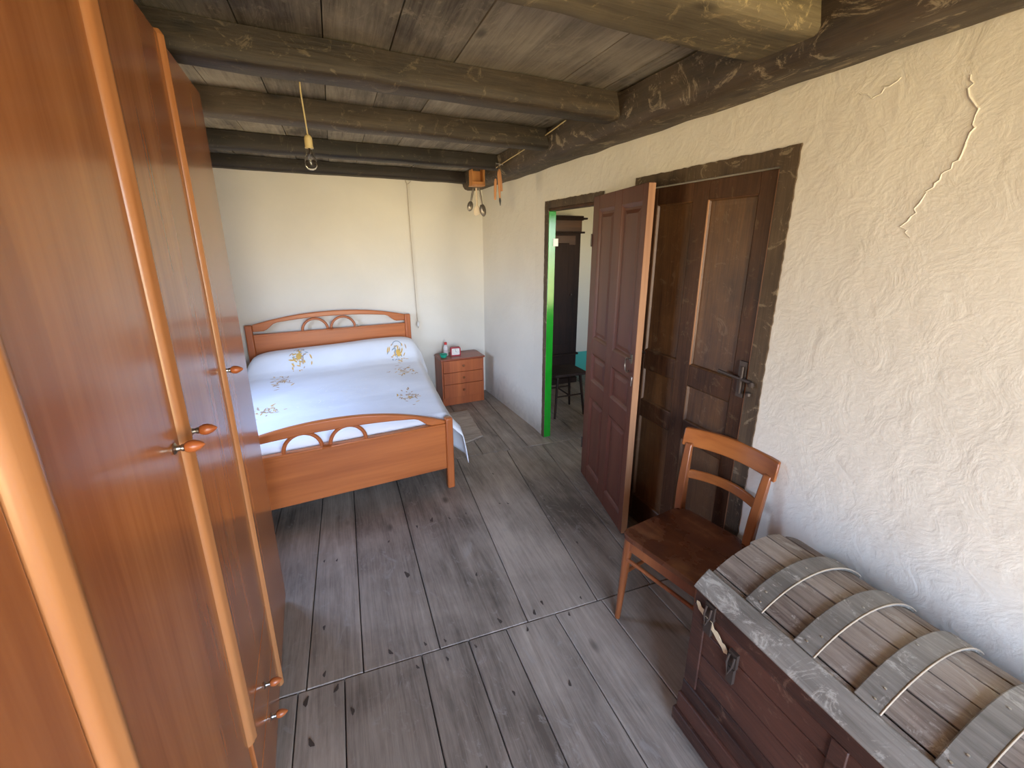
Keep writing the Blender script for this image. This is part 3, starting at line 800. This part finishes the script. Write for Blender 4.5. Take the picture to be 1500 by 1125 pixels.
# ------------------------------------------------------------------ bulb on its cord
bp = (-.0465,1.92)
pb_ = thing('pendant_bulb','clear light bulb in a cream socket hanging on a cord from the joists','lamp',(bp[0],bp[1],1.962))
pb_.scale=(.74,.74,.74)
q = MB(); q.tube([(-.008,-.01,.44),(-.010,-.008,.36),(-.004,-.002,.24),(.0,0,.165)],.0035,8); q.build('cord', M_CORD, pb_)
q = MB(); q.lathe([(.004,.168),(.010,.166),(.017,.158),(.019,.146),(.019,.112),(.0205,.110),(.0205,.104),(.017,.104),(.0,.104)],(0,0,0),22); q.build('socket', M_CREAMP, pb_)
q = MB(); q.lathe([(.0133,.112),(.0138,.098),(.0165,.084),(.0235,.066),(.0285,.049),(.0300,.034),(.0280,.019),(.0210,.007),(.0110,.001),(.0,.0)],(0,0,.0),28); g = q.build('glass_bulb', M_GLASS, pb_, smooth=180)
g.modifiers.new('s','SOLIDIFY').thickness = .0008
q = MB(); q.tube([(0,0,.104),(0,0,.075)],.0045,8); q.tube([(0,0,.075),(-.012,0,.055)],.0007,5); q.tube([(0,0,.075),(.012,0,.055)],.0007,5)
q.tube([(-.012,0,.055),(-.004,0,.058),(.004,0,.054),(.012,0,.055)],.0005,5); q.build('filament', M_STEEL, pb_)
# wall cable with its pear switch
c0 = back(.72+.0,.014); cb = back(.745,.014)
def bw_pt(s, z, off=.012): 
    p = Vector((1.5,4.5,0))+BD*s-BN*off; return (p.x,p.y,z)
sw = thing('pear_switch','thin cable hanging down the far wall with a small white pear switch','switch',bw_pt(-.76,.80,0))
o0 = Vector(bw_pt(-.76,.80,0))
def rel(p): return tuple(Vector(p)-o0)
q = MB(); q.tube([rel(bw_pt(-.80,2.262,.016)),rel(bw_pt(-.787,2.23,.014)),rel(bw_pt(-.782,1.9)),rel(bw_pt(-.772,1.4)),rel(bw_pt(-.762,.93)),rel(bw_pt(-.760,.888,.016))],.0042,8)
q.tube([rel(bw_pt(-.745,2.26,.012)),rel(bw_pt(-.765,2.238,.012)),rel(bw_pt(-.785,2.228,.012))],.003,6)
q.build('cable', M_CABLE, sw)
q = MB(); c_ = rel(bw_pt(-.758,0,.018)); q.lathe([(.003,.892),(.010,.886),(.0155,.872),(.0155,.850),(.009,.836),(0,.834)],(c_[0],c_[1],c_[2]),16); q.build('switch_body', M_WHITEP, sw)
q = MB(); q.tube([(c_[0],c_[1],c_[2]+.836),(c_[0],c_[1],c_[2]+.818)],.003,6); q.build('switch_tip', M_STEEL, sw)

# ------------------------------------------------------------------ things hung on the beam near the corner
bx = thing('wooden_box','small open orange wooden box fixed to the beam by the far corner','box',(1.235,3.70,2.150))
q = MB(); w_=.098
q.box(-.105,.012,-.05,.05,0,.010); q.box(-.100,.008,.040,.048,.010,.13); q.box(-.100,.008,-.048,-.040,.010,.035); q.box(.0,.012,-.048,.048,.010,.15); q.box(-.100,-.092,-.04,.04,.010,.13)
q.build('box_shell', M_ORANGEW, bx, bevel=.002)
q = MB(); q.box(-.1,.0,-.056,-.048,-.004,.012); q.build('box_lip', M_HANDLE, bx, bevel=.002)
def ladle(x,y,z,ln,br,bh,tilt,lab,mat,flatb=.35):
    ln*=1.08; br*=1.25; bh*=1.2
    t_ = thing('hanging_ladle' if flatb>.3 else 'hanging_spatula',lab,'ladle' if flatb>.3 else 'spatula',(x,y,z),0,'kitchen tools hung by the far corner')
    M = Matrix.Rotation(tilt,4,'Y')
    q = MB(); q.tube([(0,0,.0),(0,0,-ln*.5),(0,.0,-ln)],[.0075,.010,.007],8,M=M,flat=.4); q.build('handle', mat, t_)
    q = MB(); vs=[];fs=[]; n=14; m=5
    if flatb>.3:
        for j in range(m+1):
            r=math.sin(PI/2*j/m)
            for k in range(n): a=2*PI*k/n; vs.append((br*r*math.cos(a), flatb*br*(r*r-1)+.0, -ln-bh*.9+bh*r*math.sin(a)))
        for j in range(m):
            for k in range(n): l=(k+1)%n; fs.append((j*n+k,j*n+l,(j+1)*n+l,(j+1)*n+k))
        q.add(vs,fs,M); o=q.build('bowl', mat, t_, smooth=180); s_=o.modifiers.new('s','SOLIDIFY'); s_.thickness=.003
    else:
        q.prism([(-br*.5,-ln),(br*.5,-ln),(br,-ln-bh*.6),(br*.95,-ln-bh*1.5),(-br*.5,-ln-bh*1.9),(-br,-ln-bh*1.5),(-br,-ln-bh*.6)],-.0015,.0015,'y',M); q.build('blade', mat, t_, bevel=.001)
    return t_
M_PALEM = plain('pale_worn_metal',(206,186,160),.5)
hk = MB(); hk.tube([(1.150,3.772,2.148),(1.150,3.772,2.143),(1.16,3.772,2.14),(1.205,3.77,2.14),(1.215,3.77,2.148)],.003,6)
ladle(1.158,3.70,2.138,.105,.021,.036,.22,'leftmost dull steel ladle hanging under the small orange box',M_STEEL)
ladle(1.180,3.69,2.138,.135,.024,.036,-.02,'pale flat spatula hanging between the two ladles',M_PALEM,.1)
ladle(1.200,3.675,2.138,.125,.023,.044,-.17,'rightmost dull steel ladle hanging under the small orange box',M_STEEL)
# wooden handled tools hung on a nail
nl = MB(); nl.tube([(1.262,3.27,2.262),(1.205,3.265,2.268)],.0035,6); nl.lathe([(.0,-.002),(.006,-.002),(.006,.001),(0,.002)],(1.205,3.265,2.268),10,axis='x')
no = nl.build('nail', M_METAL); tag(no,'bright nail in the dark beam holding the wooden-handled tools','nail')
def tool(dx,dy,tilt,l1,l2,r,tip,lab):
    l1*=1.05; l2*=1.12; r*=1.3
    t_ = thing('hanging_tool',lab,'tool',(1.213+dx,3.255+dy,2.262),0,'wooden-handled tools hung on the nail')
    M = Matrix.Rotation(tilt,4,'Y')
    q = MB(); q.tube([(0,0,.0),(0,0,-l1)],.0022,6,M=M); q.build('string', M_IRON, t_)
    q = MB(); q.tube([(0,0,-l1),(0,0,-l1-.02),(0,0,-l1-l2*.6),(0,0,-l1-l2)],[r*.6,r,r*.95,r*.7],10,M=M); q.build('handle', M_HANDLE, t_)
    if tip:
        q = MB(); q.tube([(0,0,-l1-l2),(0,0,-l1-l2-.02),(0,0,-l1-l2-.055)],[r*.7,r*.9,r*.25],8,M=M); q.build('dark_tip', M_BLACK, t_)
tool(-.014,.0,.035,.10,.135,.0085,False,'leftmost wooden handle with a dark end hanging from the nail')
tool(-.002,-.012,-.06,.05,.17,.0075,True,'middle thin wooden brush with black tip hanging from the nail')
tool(.006,.0,-.13,.035,.14,.011,False,'rightmost thick pale wooden handle hanging from the nail')

# ------------------------------------------------------------------ hall furniture seen through the doorway
ar = thing('armoire','tall dark carved armoire standing in the room beyond the doorway','armoire',(1.955,4.36,0))
q = MB(); q.box(0,.68,0,.28,.07,1.80); q.build('body', M_DARKW, ar, bevel=.006)
q = MB(); q.box(-.01,.70,-.012,.285,.0,.07); q.box(-.01,.70,-.02,.285,.36,.385); q.build('plinth', M_DARKW, ar, bevel=.006)
q = MB(); q.box(-.005,.685,-.008,.285,1.80,1.93); q.build('frieze', M_ARMT, ar, bevel=.004)
q = MB(); q.box(-.03,.715,-.035,.288,1.785,1.805); q.box(-.04,.735,-.05,.288,1.935,1.955); q.box(-.02,.70,-.02,.286,1.925,1.975); q.build('cornice', M_DARKW, ar, bevel=.006)
q = MB(); q.box(.03,.60,-.018,.0,.40,1.76); do = q.build('door', M_DARKW, ar, bevel=.004)
q = MB(); q.box(.10,.52,-.026,-.016,.50,1.68); q.build('door_panel', M_DARKW, do, bevel=.010)
q = MB(); q.box(.03,.60,-.022,-.018,1.66,1.76); q.build('top_band', M_ARMT, do, bevel=.002)
q = MB(); q.lathe([(0,-.02),(.008,-.02),(.010,0)],(.56,-.02,1.1),10,axis='y'); q.build('knob', M_IRON, do)
st = thing('stool','dark wooden stool with splayed legs beyond the doorway','stool',(2.02,3.57,0))
q = MB(); q.box(-.17,.19,-.15,.17,.425,.455); q.build('seat', M_DARKW, st, bevel=.008)
for sx in (-1,1):
    for sy in (-1,1):
        q = MB(); q.tube([(.01+sx*.125,.01+sy*.11,.426),(.01+sx*.165,.01+sy*.145,0)],[.015,.011],8); q.build('leg', M_DARKW, st)
q = MB(); q.tube([(-.135,-.12,.22),(.155,-.12,.22)],.008,6); q.tube([(-.135,.14,.22),(.155,.14,.22)],.008,6); q.tube([(.01,-.12,.22),(.01,.14,.22)],.008,6); q.build('stretcher', M_DARKW, st)

# ------------------------------------------------------------------ chair (local: +x is forward, +y is the chair's left... mirrored below)
cyaw = math.radians(13)
# forward direction = -X rotated; local frame: f forward, r along seat front towards the camera
CH = Vector((1.285,1.148,0))
ch = thing('wooden_chair','orange-brown bentwood dining chair with curved backrest and worn dark seat beside the trunk','chair',tuple(CH),cyaw)
# local x: backwards (towards the wall), local y: away from the camera
def rounded(pts, n=6):
    out = []
    m = len(pts)
    for i in range(m):
        p0=Vector(pts[i-1]); p=Vector(pts[i]); p1=Vector(pts[(i+1)%m]); r=.055 if i in (0,3) else .07
        a = p+(p0-p).normalized()*r; b = p+(p1-p).normalized()*r
        for k in range(n+1):
            t=k/n; out.append(tuple(a*(1-t)**2+p*2*t*(1-t)+b*t*t))
    return out
# seat outline: front edge at x=-.19, back at x=.2
so = rounded([(-.195,-.205),(.20,-.165),(.20,.165),(-.195,.205)])
n = len(so); st_ = MB(); vs=[]; fs=[]
rings = [(1.0,.440),(1.0,.456),(.985,.462),(.90,.463),(.75,.456),(.5,.450),(.25,.449)]
for (s_,z) in rings:
    for (a,b_) in so: vs.append((a*s_,b_*s_,z))
for k in range(len(rings)-1):
    for i in range(n): j=(i+1)%n; fs.append((k*n+i,k*n+j,(k+1)*n+j,(k+1)*n+i))
fs.append(tuple(range(n))[::-1]); fs.append(tuple(range((len(rings)-1)*n,len(rings)*n)))
st_.add(vs,fs); st_.build('seat', M_SEAT, ch, smooth=50)
ap = MB(); si = [(a*.93,b_*.93) for a,b_ in so]; si2 = [(a*.86,b_*.86) for a,b_ in so]
vs = [(a,b_,.385) for a,b_ in si]+[(a,b_,.4395) for a,b_ in si]+[(a,b_,.4395) for a,b_ in si2]+[(a,b_,.385) for a,b_ in si2]
fs=[]
for k in range(4):
    for i in range(n): j=(i+1)%n; fs.append((k*n+i,k*n+j,((k+1)%4)*n+j,((k+1)%4)*n+i))
ap.add(vs,fs); ap.build('apron', M_CHAIR, ch, smooth=40)
for sy in (-1,1):
    q = MB(); q.tube([(-.165,sy*.170,.44),(-.172,sy*.176,.30),(-.185,sy*.186,.0)],[.021,.019,.0125],14); q.build('leg', M_CHAIR, ch)
def post(sy):
    q = MB(); P_ = [(.232,.0),(.205,.22),(.190,.42),(.196,.56),(.215,.69),(.232,.78)]
    Y_ = [.175,.168,.162,.166,.172,.176]
    vs=[];fs=[]; m=len(P_)
    T_ = [.013,.017,.021,.018,.014,.011]; Wd = [.012,.015,.018,.019,.018,.016]
    # resample smoothly
    N=18
    def interp(A,t):
        f_=t*(m-1); i=min(m-2,int(f_)); u=f_-i
        p0=A[max(0,i-1)];p1=A[i];p2=A[i+1];p3=A[min(m-1,i+2)]
        return .5*((2*p1)+(-p0+p2)*u+(2*p0-5*p1+4*p2-p3)*u*u+(-p0+3*p1-3*p2+p3)*u**3)
    for i in range(N+1):
        t=i/N; x_=interp([p[0] for p in P_],t); z_=interp([p[1] for p in P_],t); y_=interp(Y_,t)*sy; a=interp(T_,t); b=interp(Wd,t)
        vs += [(x_-a,y_-b,z_),(x_+a,y_-b,z_),(x_+a,y_+b,z_),(x_-a,y_+b,z_)]
    for i in range(N):
        for k in range(4): l=(k+1)%4; fs.append((i*4+k,i*4+l,i*4+4+l,i*4+4+k))
    fs += [(3,2,1,0),(N*4,N*4+1,N*4+2,N*4+3)]
    q.add(vs,fs); return q.build('back_leg', M_CHAIR, ch, bevel=.005, smooth=30)
post(-1); post(1)
def crest(z0, z1, half, thick, xb, bul, lean, name, rise=.0, M_=None):
    q = MB(); N=24; vs=[];fs=[]
    for i in range(N+1):
        t=-1+2*i/N; y_=t*half; xm=xb+bul*(1-t*t)
        e = rise*(1-t*t)
        a0=(xm, z0+e*.4); a1=(xm+lean, z1+e)
        vs += [(a0[0]-thick/2,y_,a0[1]),(a0[0]+thick/2,y_,a0[1]),(a1[0]+thick/2,y_,a1[1]),(a1[0]-thick/2,y_,a1[1])]
    for i in range(N):
        for k in range(4): l=(k+1)%4; fs.append((i*4+k,i*4+l,i*4+4+l,i*4+4+k))
    fs += [(3,2,1,0),(N*4,N*4+1,N*4+2,N*4+3)]
    q.add(vs,fs); return q.build(name, M_ or M_CHAIRR, ch, bevel=.006, seg=3, smooth=40)
crest(.763,.847,.208,.024,.226,.055,.018,'top_rail')
crest(.612,.655,.155,.014,.212,.050,.010,'back_slat')
q = MB(); q.tube([(-.178,-.180,.335),(-.178,.180,.335)],.009,10); q.build('stretcher', M_CHAIR, ch)
for sy in (-1,1):
    q = MB(); q.tube([(-.176,sy*.178,.25),(.203,sy*.165,.25)],.009,10); q.build('stretcher', M_CHAIR, ch)

# ------------------------------------------------------------------ trunk
TY0,TY1 = -.42,.835; TX0,TX1 = 1.005,1.535
tr = thing('trunk','old dark wooden trunk with a domed grey slatted lid against the right wall','trunk',(TX0,TY0,0))
LT = TY1-TY0; WTk = TX1-TX0
body = MB(); body.t=.5
zb = [.16,.26,.36,.46,.535]
for z0,z1 in zip(zb[:-1],zb[1:]):
    body.t = random.random(); body.box(0.004,.03,.01,LT-.01,z0+.0015,z1-.0015)
body.t=.4; body.box(.03,WTk,0,LT,.16,.53); body.box(-.002,.02,LT-.05,LT,.16,.535); body.box(-.002,.02,0,.05,.16,.535)
for y in (.33,.78): body.box(-.002,.02,y,y+.04,.16,.535)
body.build('body', M_TRUNKF, tr, bevel=.003)
pl = MB()
for (x0,z0,z1) in ((-.008,.145,.205),(-.018,.075,.145),(-.030,.02,.075)): pl.t=random.random(); pl.box(x0,WTk+.0,-.01+x0,LT-.004-x0*.4,z0,z1)
for y in (.05,LT-.13): pl.box(.0,WTk-.02,y,y+.08,0,.02)
pl.build('plinth', M_TRUNKF, tr, bevel=.005)
# domed lid
z0l,rise = .598,.105
Rr = ((WTk/2)**2+rise**2)/(2*rise); cz = z0l+rise-Rr; half = math.asin((WTk/2)/Rr)
def arc(t, off=0):   # t 0 front .. 1 back
    a = -half+2*half*t; return (WTk/2+(Rr+off)*math.sin(a), cz+(Rr+off)*math.cos(a))
lidb = MB()
lidb.t=.35; lidb.box(0,.022,0,LT,.538,z0l-.002); lidb.box(WTk-.022,WTk,0,LT,.538,z0l-.002)
for ye in (0,LT-.022):
    pts=[(.022,.538)]+[(WTk-.022,.538)]+[(arc(1-i/14,-.012)[0],arc(1-i/14,-.012)[1]) for i in range(1,14)]
    lidb.prism(pts, ye, ye+.022, 'y')
lidb.build('lid_frame', M_TRUNKF, tr, bevel=.003)
ns_ = 7
for k in range(ns_):
    sl = MB(); t0 = k/ns_; t1=(k+1)/ns_; g=.004
    y_end = LT+random.uniform(-.012,.004)
    n=3; out=[arc(t0+g+(t1-t0-2*g)*i/n, 0) for i in range(n+1)]; inn=[arc(t0+g+(t1-t0-2*g)*i/n, -.012) for i in range(n+1)][::-1]
    ny=26; m=len(out)+len(inn); vs=[]; fs=[]
    for j in range(ny+1):
        y_ = y_end*j/ny
        for (a,b_) in out+inn:
            vs.append((a,y_,b_+noise.noise(Vector((a*6,y_*3,k)))*.0025))
    for j in range(ny):
        for i in range(m): l=(i+1)%m; fs.append((j*m+i,j*m+l,(j+1)*m+l,(j+1)*m+i))
    fs += [tuple(range(m))[::-1],tuple(range(ny*m,(ny+1)*m))]
    sl.t=random.random(); sl.add(vs[:1],[]) ; sl.v=[]; sl.add(vs,fs)
    sl.tone=[random.choice((0,1))*.0+(.2+.6*((k*37)%7)/6)]*len(sl.f); sl.tone[0]=.5
    sl.build('lid_slat', M_TRUNKL, tr, bevel=.0015, smooth=40)
def band(ta,tb,y0,y1,o0,o1,name,mat,seg=16,edge=True):
    q = MB(); vs=[];fs=[]
    for i in range(seg+1):
        t=ta+(tb-ta)*i/seg; a=arc(t,o1); b_=arc(t,o0)
        vs += [(a[0],y0,a[1]),(a[0],y1,a[1]),(b_[0],y1,b_[1]),(b_[0],y0,b_[1])]
    for i in range(seg):
        for k in range(4):
            l=(k+1)%4; fs.append((i*4+k,i*4+l,i*4+4+l,i*4+4+k))
    fs += [(0,1,2,3),(seg*4+3,seg*4+2,seg*4+1,seg*4)]
    q.add(vs,fs)
    return q.build(name, mat, tr, bevel=.003, smooth=30)
# front batten, straps
band(-.012,.118,.0,LT+.002,.001,.013,'lid_batten',M_STRAP,6)
for yc in (.675,.525,.375,.222,.07,-.09,-.25):
    yl = yc-TY0
    if yl < .03: continue
    s_ = band(.122,.985,yl-.028,yl+.028,.001,.011,'strap',M_STRAP)
    e_ = MB()
for yc in (.675,.525,.375,.222,.07,-.09,-.25):
    yl = yc-TY0
    q = MB(); q.tube([ (arc(.122+.86*i/20,.0105)[0], yl-.029, arc(.122+.86*i/20,.0105)[1]) for i in range(21)], .0020, 6); q.build('strap_edge_highlight', M_STRAPE, tr)  # thin pale line imitating the highlight on one strap edge
# little nail heads on the straps
random.seed(3)
for yc in (.675,.525,.375,.222,.07):
    for tt in (.16,.22,.5,.8):
        nh = MB(); a = arc(tt,.0115); nh.lathe([(.0035,-.001),(.003,.001),(0,.0015)],(a[0],yc-TY0+random.uniform(-.014,.014),a[1]),8); nh.build('nail_head', M_METAL, tr)
# hardware
def hasp(y, zt, s_=1):
    q = MB(); q.box(-.007,.004,y-.018*s_,y+.018*s_,zt-.055,zt+.0); q.tube([(-.010,y-.009,zt-.01),(-.016,y-.010,zt-.04),(-.018,y,zt-.075),(-.016,y+.010,zt-.04),(-.010,y+.009,zt-.01)],.0035,8)
    q.box(-.008,.004,y-.014*s_,y+.014*s_,zt-.115,zt-.06); return q
hasp(LT-.065,.585).build('hasp', M_IRON, tr); hasp(LT-.165,.50,.8).build('hasp', M_IRON, tr)
q = MB(); yy=.62+.0
q.tube([(-.004,LT-.47,.47),(-.03,LT-.47,.47),(-.038,LT-.50,.455),(-.038,LT-.56,.42),(-.03,LT-.59,.41),(-.004,LT-.59,.41)],.006,8)
q.build('handle', M_STEEL, tr)
q = MB(); random.seed(9)
zz=.565; 
pts_t=[]; pts_b=[]
for i in range(13):
    y_=LT-.012-.011*i; zc=.548-.0062*i+random.uniform(-.003,.003); w_=.005+.010*abs(math.sin(i*1.3))
    pts_t.append((-.0035,y_,zc+w_)); pts_b.append((-.0035,y_,zc-w_))
q.add(pts_t+pts_b,[(i,i+1,13+i+1,13+i) for i in range(12)]); o=q.build('torn_paper_strip', M_PAPER, tr, recalc=False, smooth=0); s_=o.modifiers.new('s','SOLIDIFY'); s_.thickness=.001

# ------------------------------------------------------------------ light
w = bpy.data.worlds.new('World'); sc.world = w; w.use_nodes = True; nt = w.node_tree
bg = nt.nodes['Background']; tc = nt.nodes.new('ShaderNodeTexCoord'); sx = nt.nodes.new('ShaderNodeSeparateXYZ')
cr_ = nt.nodes.new('ShaderNodeValToRGB'); ma = nt.nodes.new('ShaderNodeMapRange'); ma.inputs[1].default_value=-1; ma.inputs[2].default_value=1
nt.links.new(tc.outputs['Generated'], sx.inputs[0]); nt.links.new(sx.outputs['Z'], ma.inputs[0]); nt.links.new(ma.outputs[0], cr_.inputs[0]); nt.links.new(cr_.outputs[0], bg.inputs[0])
el = cr_.color_ramp.elements
el[0].position=.0; el[0].color=(.42,.33,.16,1); el[1].position=1; el[1].color=(.55,.85,1.6,1)
for p_,c_ in ((.46,(.80,.65,.36,1)),(.505,(.88,.9,.9,1)),(.57,(.72,.93,1.3,1))):
    e_=el.new(p_); e_.color=c_
bg.inputs[1].default_value = 12.0
def portal(name, loc, sx_, sy_, rot_):
    l = bpy.data.lights.new(name,'AREA'); l.shape='RECTANGLE'; l.size=sx_; l.size_y=sy_; l.cycles.is_portal=True
    o=bpy.data.objects.new(name,l); COL.objects.link(o); o.location=loc; o.rotation_euler=rot_
portal('window_daylight_portal',((WX0+WX1)/2,YF-.11,(WZ0+WZ1)/2),WX1-WX0,WZ1-WZ0,(PI/2,0,0))
portal('added_side_window_portal',(-1.15,(LY0+LY1)/2,(LZ0+LZ1)/2),LZ1-LZ0,LY1-LY0,(0,-PI/2,0))  # portal for the added left window
portal('hall_daylight_portal',(2.75,.91,1.4),1.1,1.2,(PI/2,0,0))

# ------------------------------------------------------------------ camera
cam = bpy.data.cameras.new('camera'); co_ = bpy.data.objects.new('camera',cam); COL.objects.link(co_)
f_px,px,py = 620.,750.,523.
def nv(a): return Vector(a).normalized()
yv = nv((487-px,353-py,f_px)); dv = nv((750-px,2806-py,f_px)); zv = -dv; zv = (zv - yv*zv.dot(yv)).normalized(); xv = yv.cross(zv)
R = Matrix((xv,yv,zv))   # rows: world axes in camera (right, down, forward)
right = R @ Vector((1,0,0)); down = R @ Vector((0,1,0)); fwd = R @ Vector((0,0,1))
Mx = Matrix((right,-down,-fwd)).transposed().to_4x4(); Mx.translation = Vector((0,0,1.7))
co_.matrix_world = Mx
cam.sensor_width = 36; cam.lens = f_px/1500*36; cam.shift_x = 0; cam.shift_y = -(562.5-py)/1500; cam.clip_start=.02
sc.camera = co_
sc.view_settings.view_transform='Standard'; sc.view_settings.look='None'; sc.view_settings.exposure=1.0; sc.view_settings.gamma=1
sc.view_settings.use_curve_mapping=False
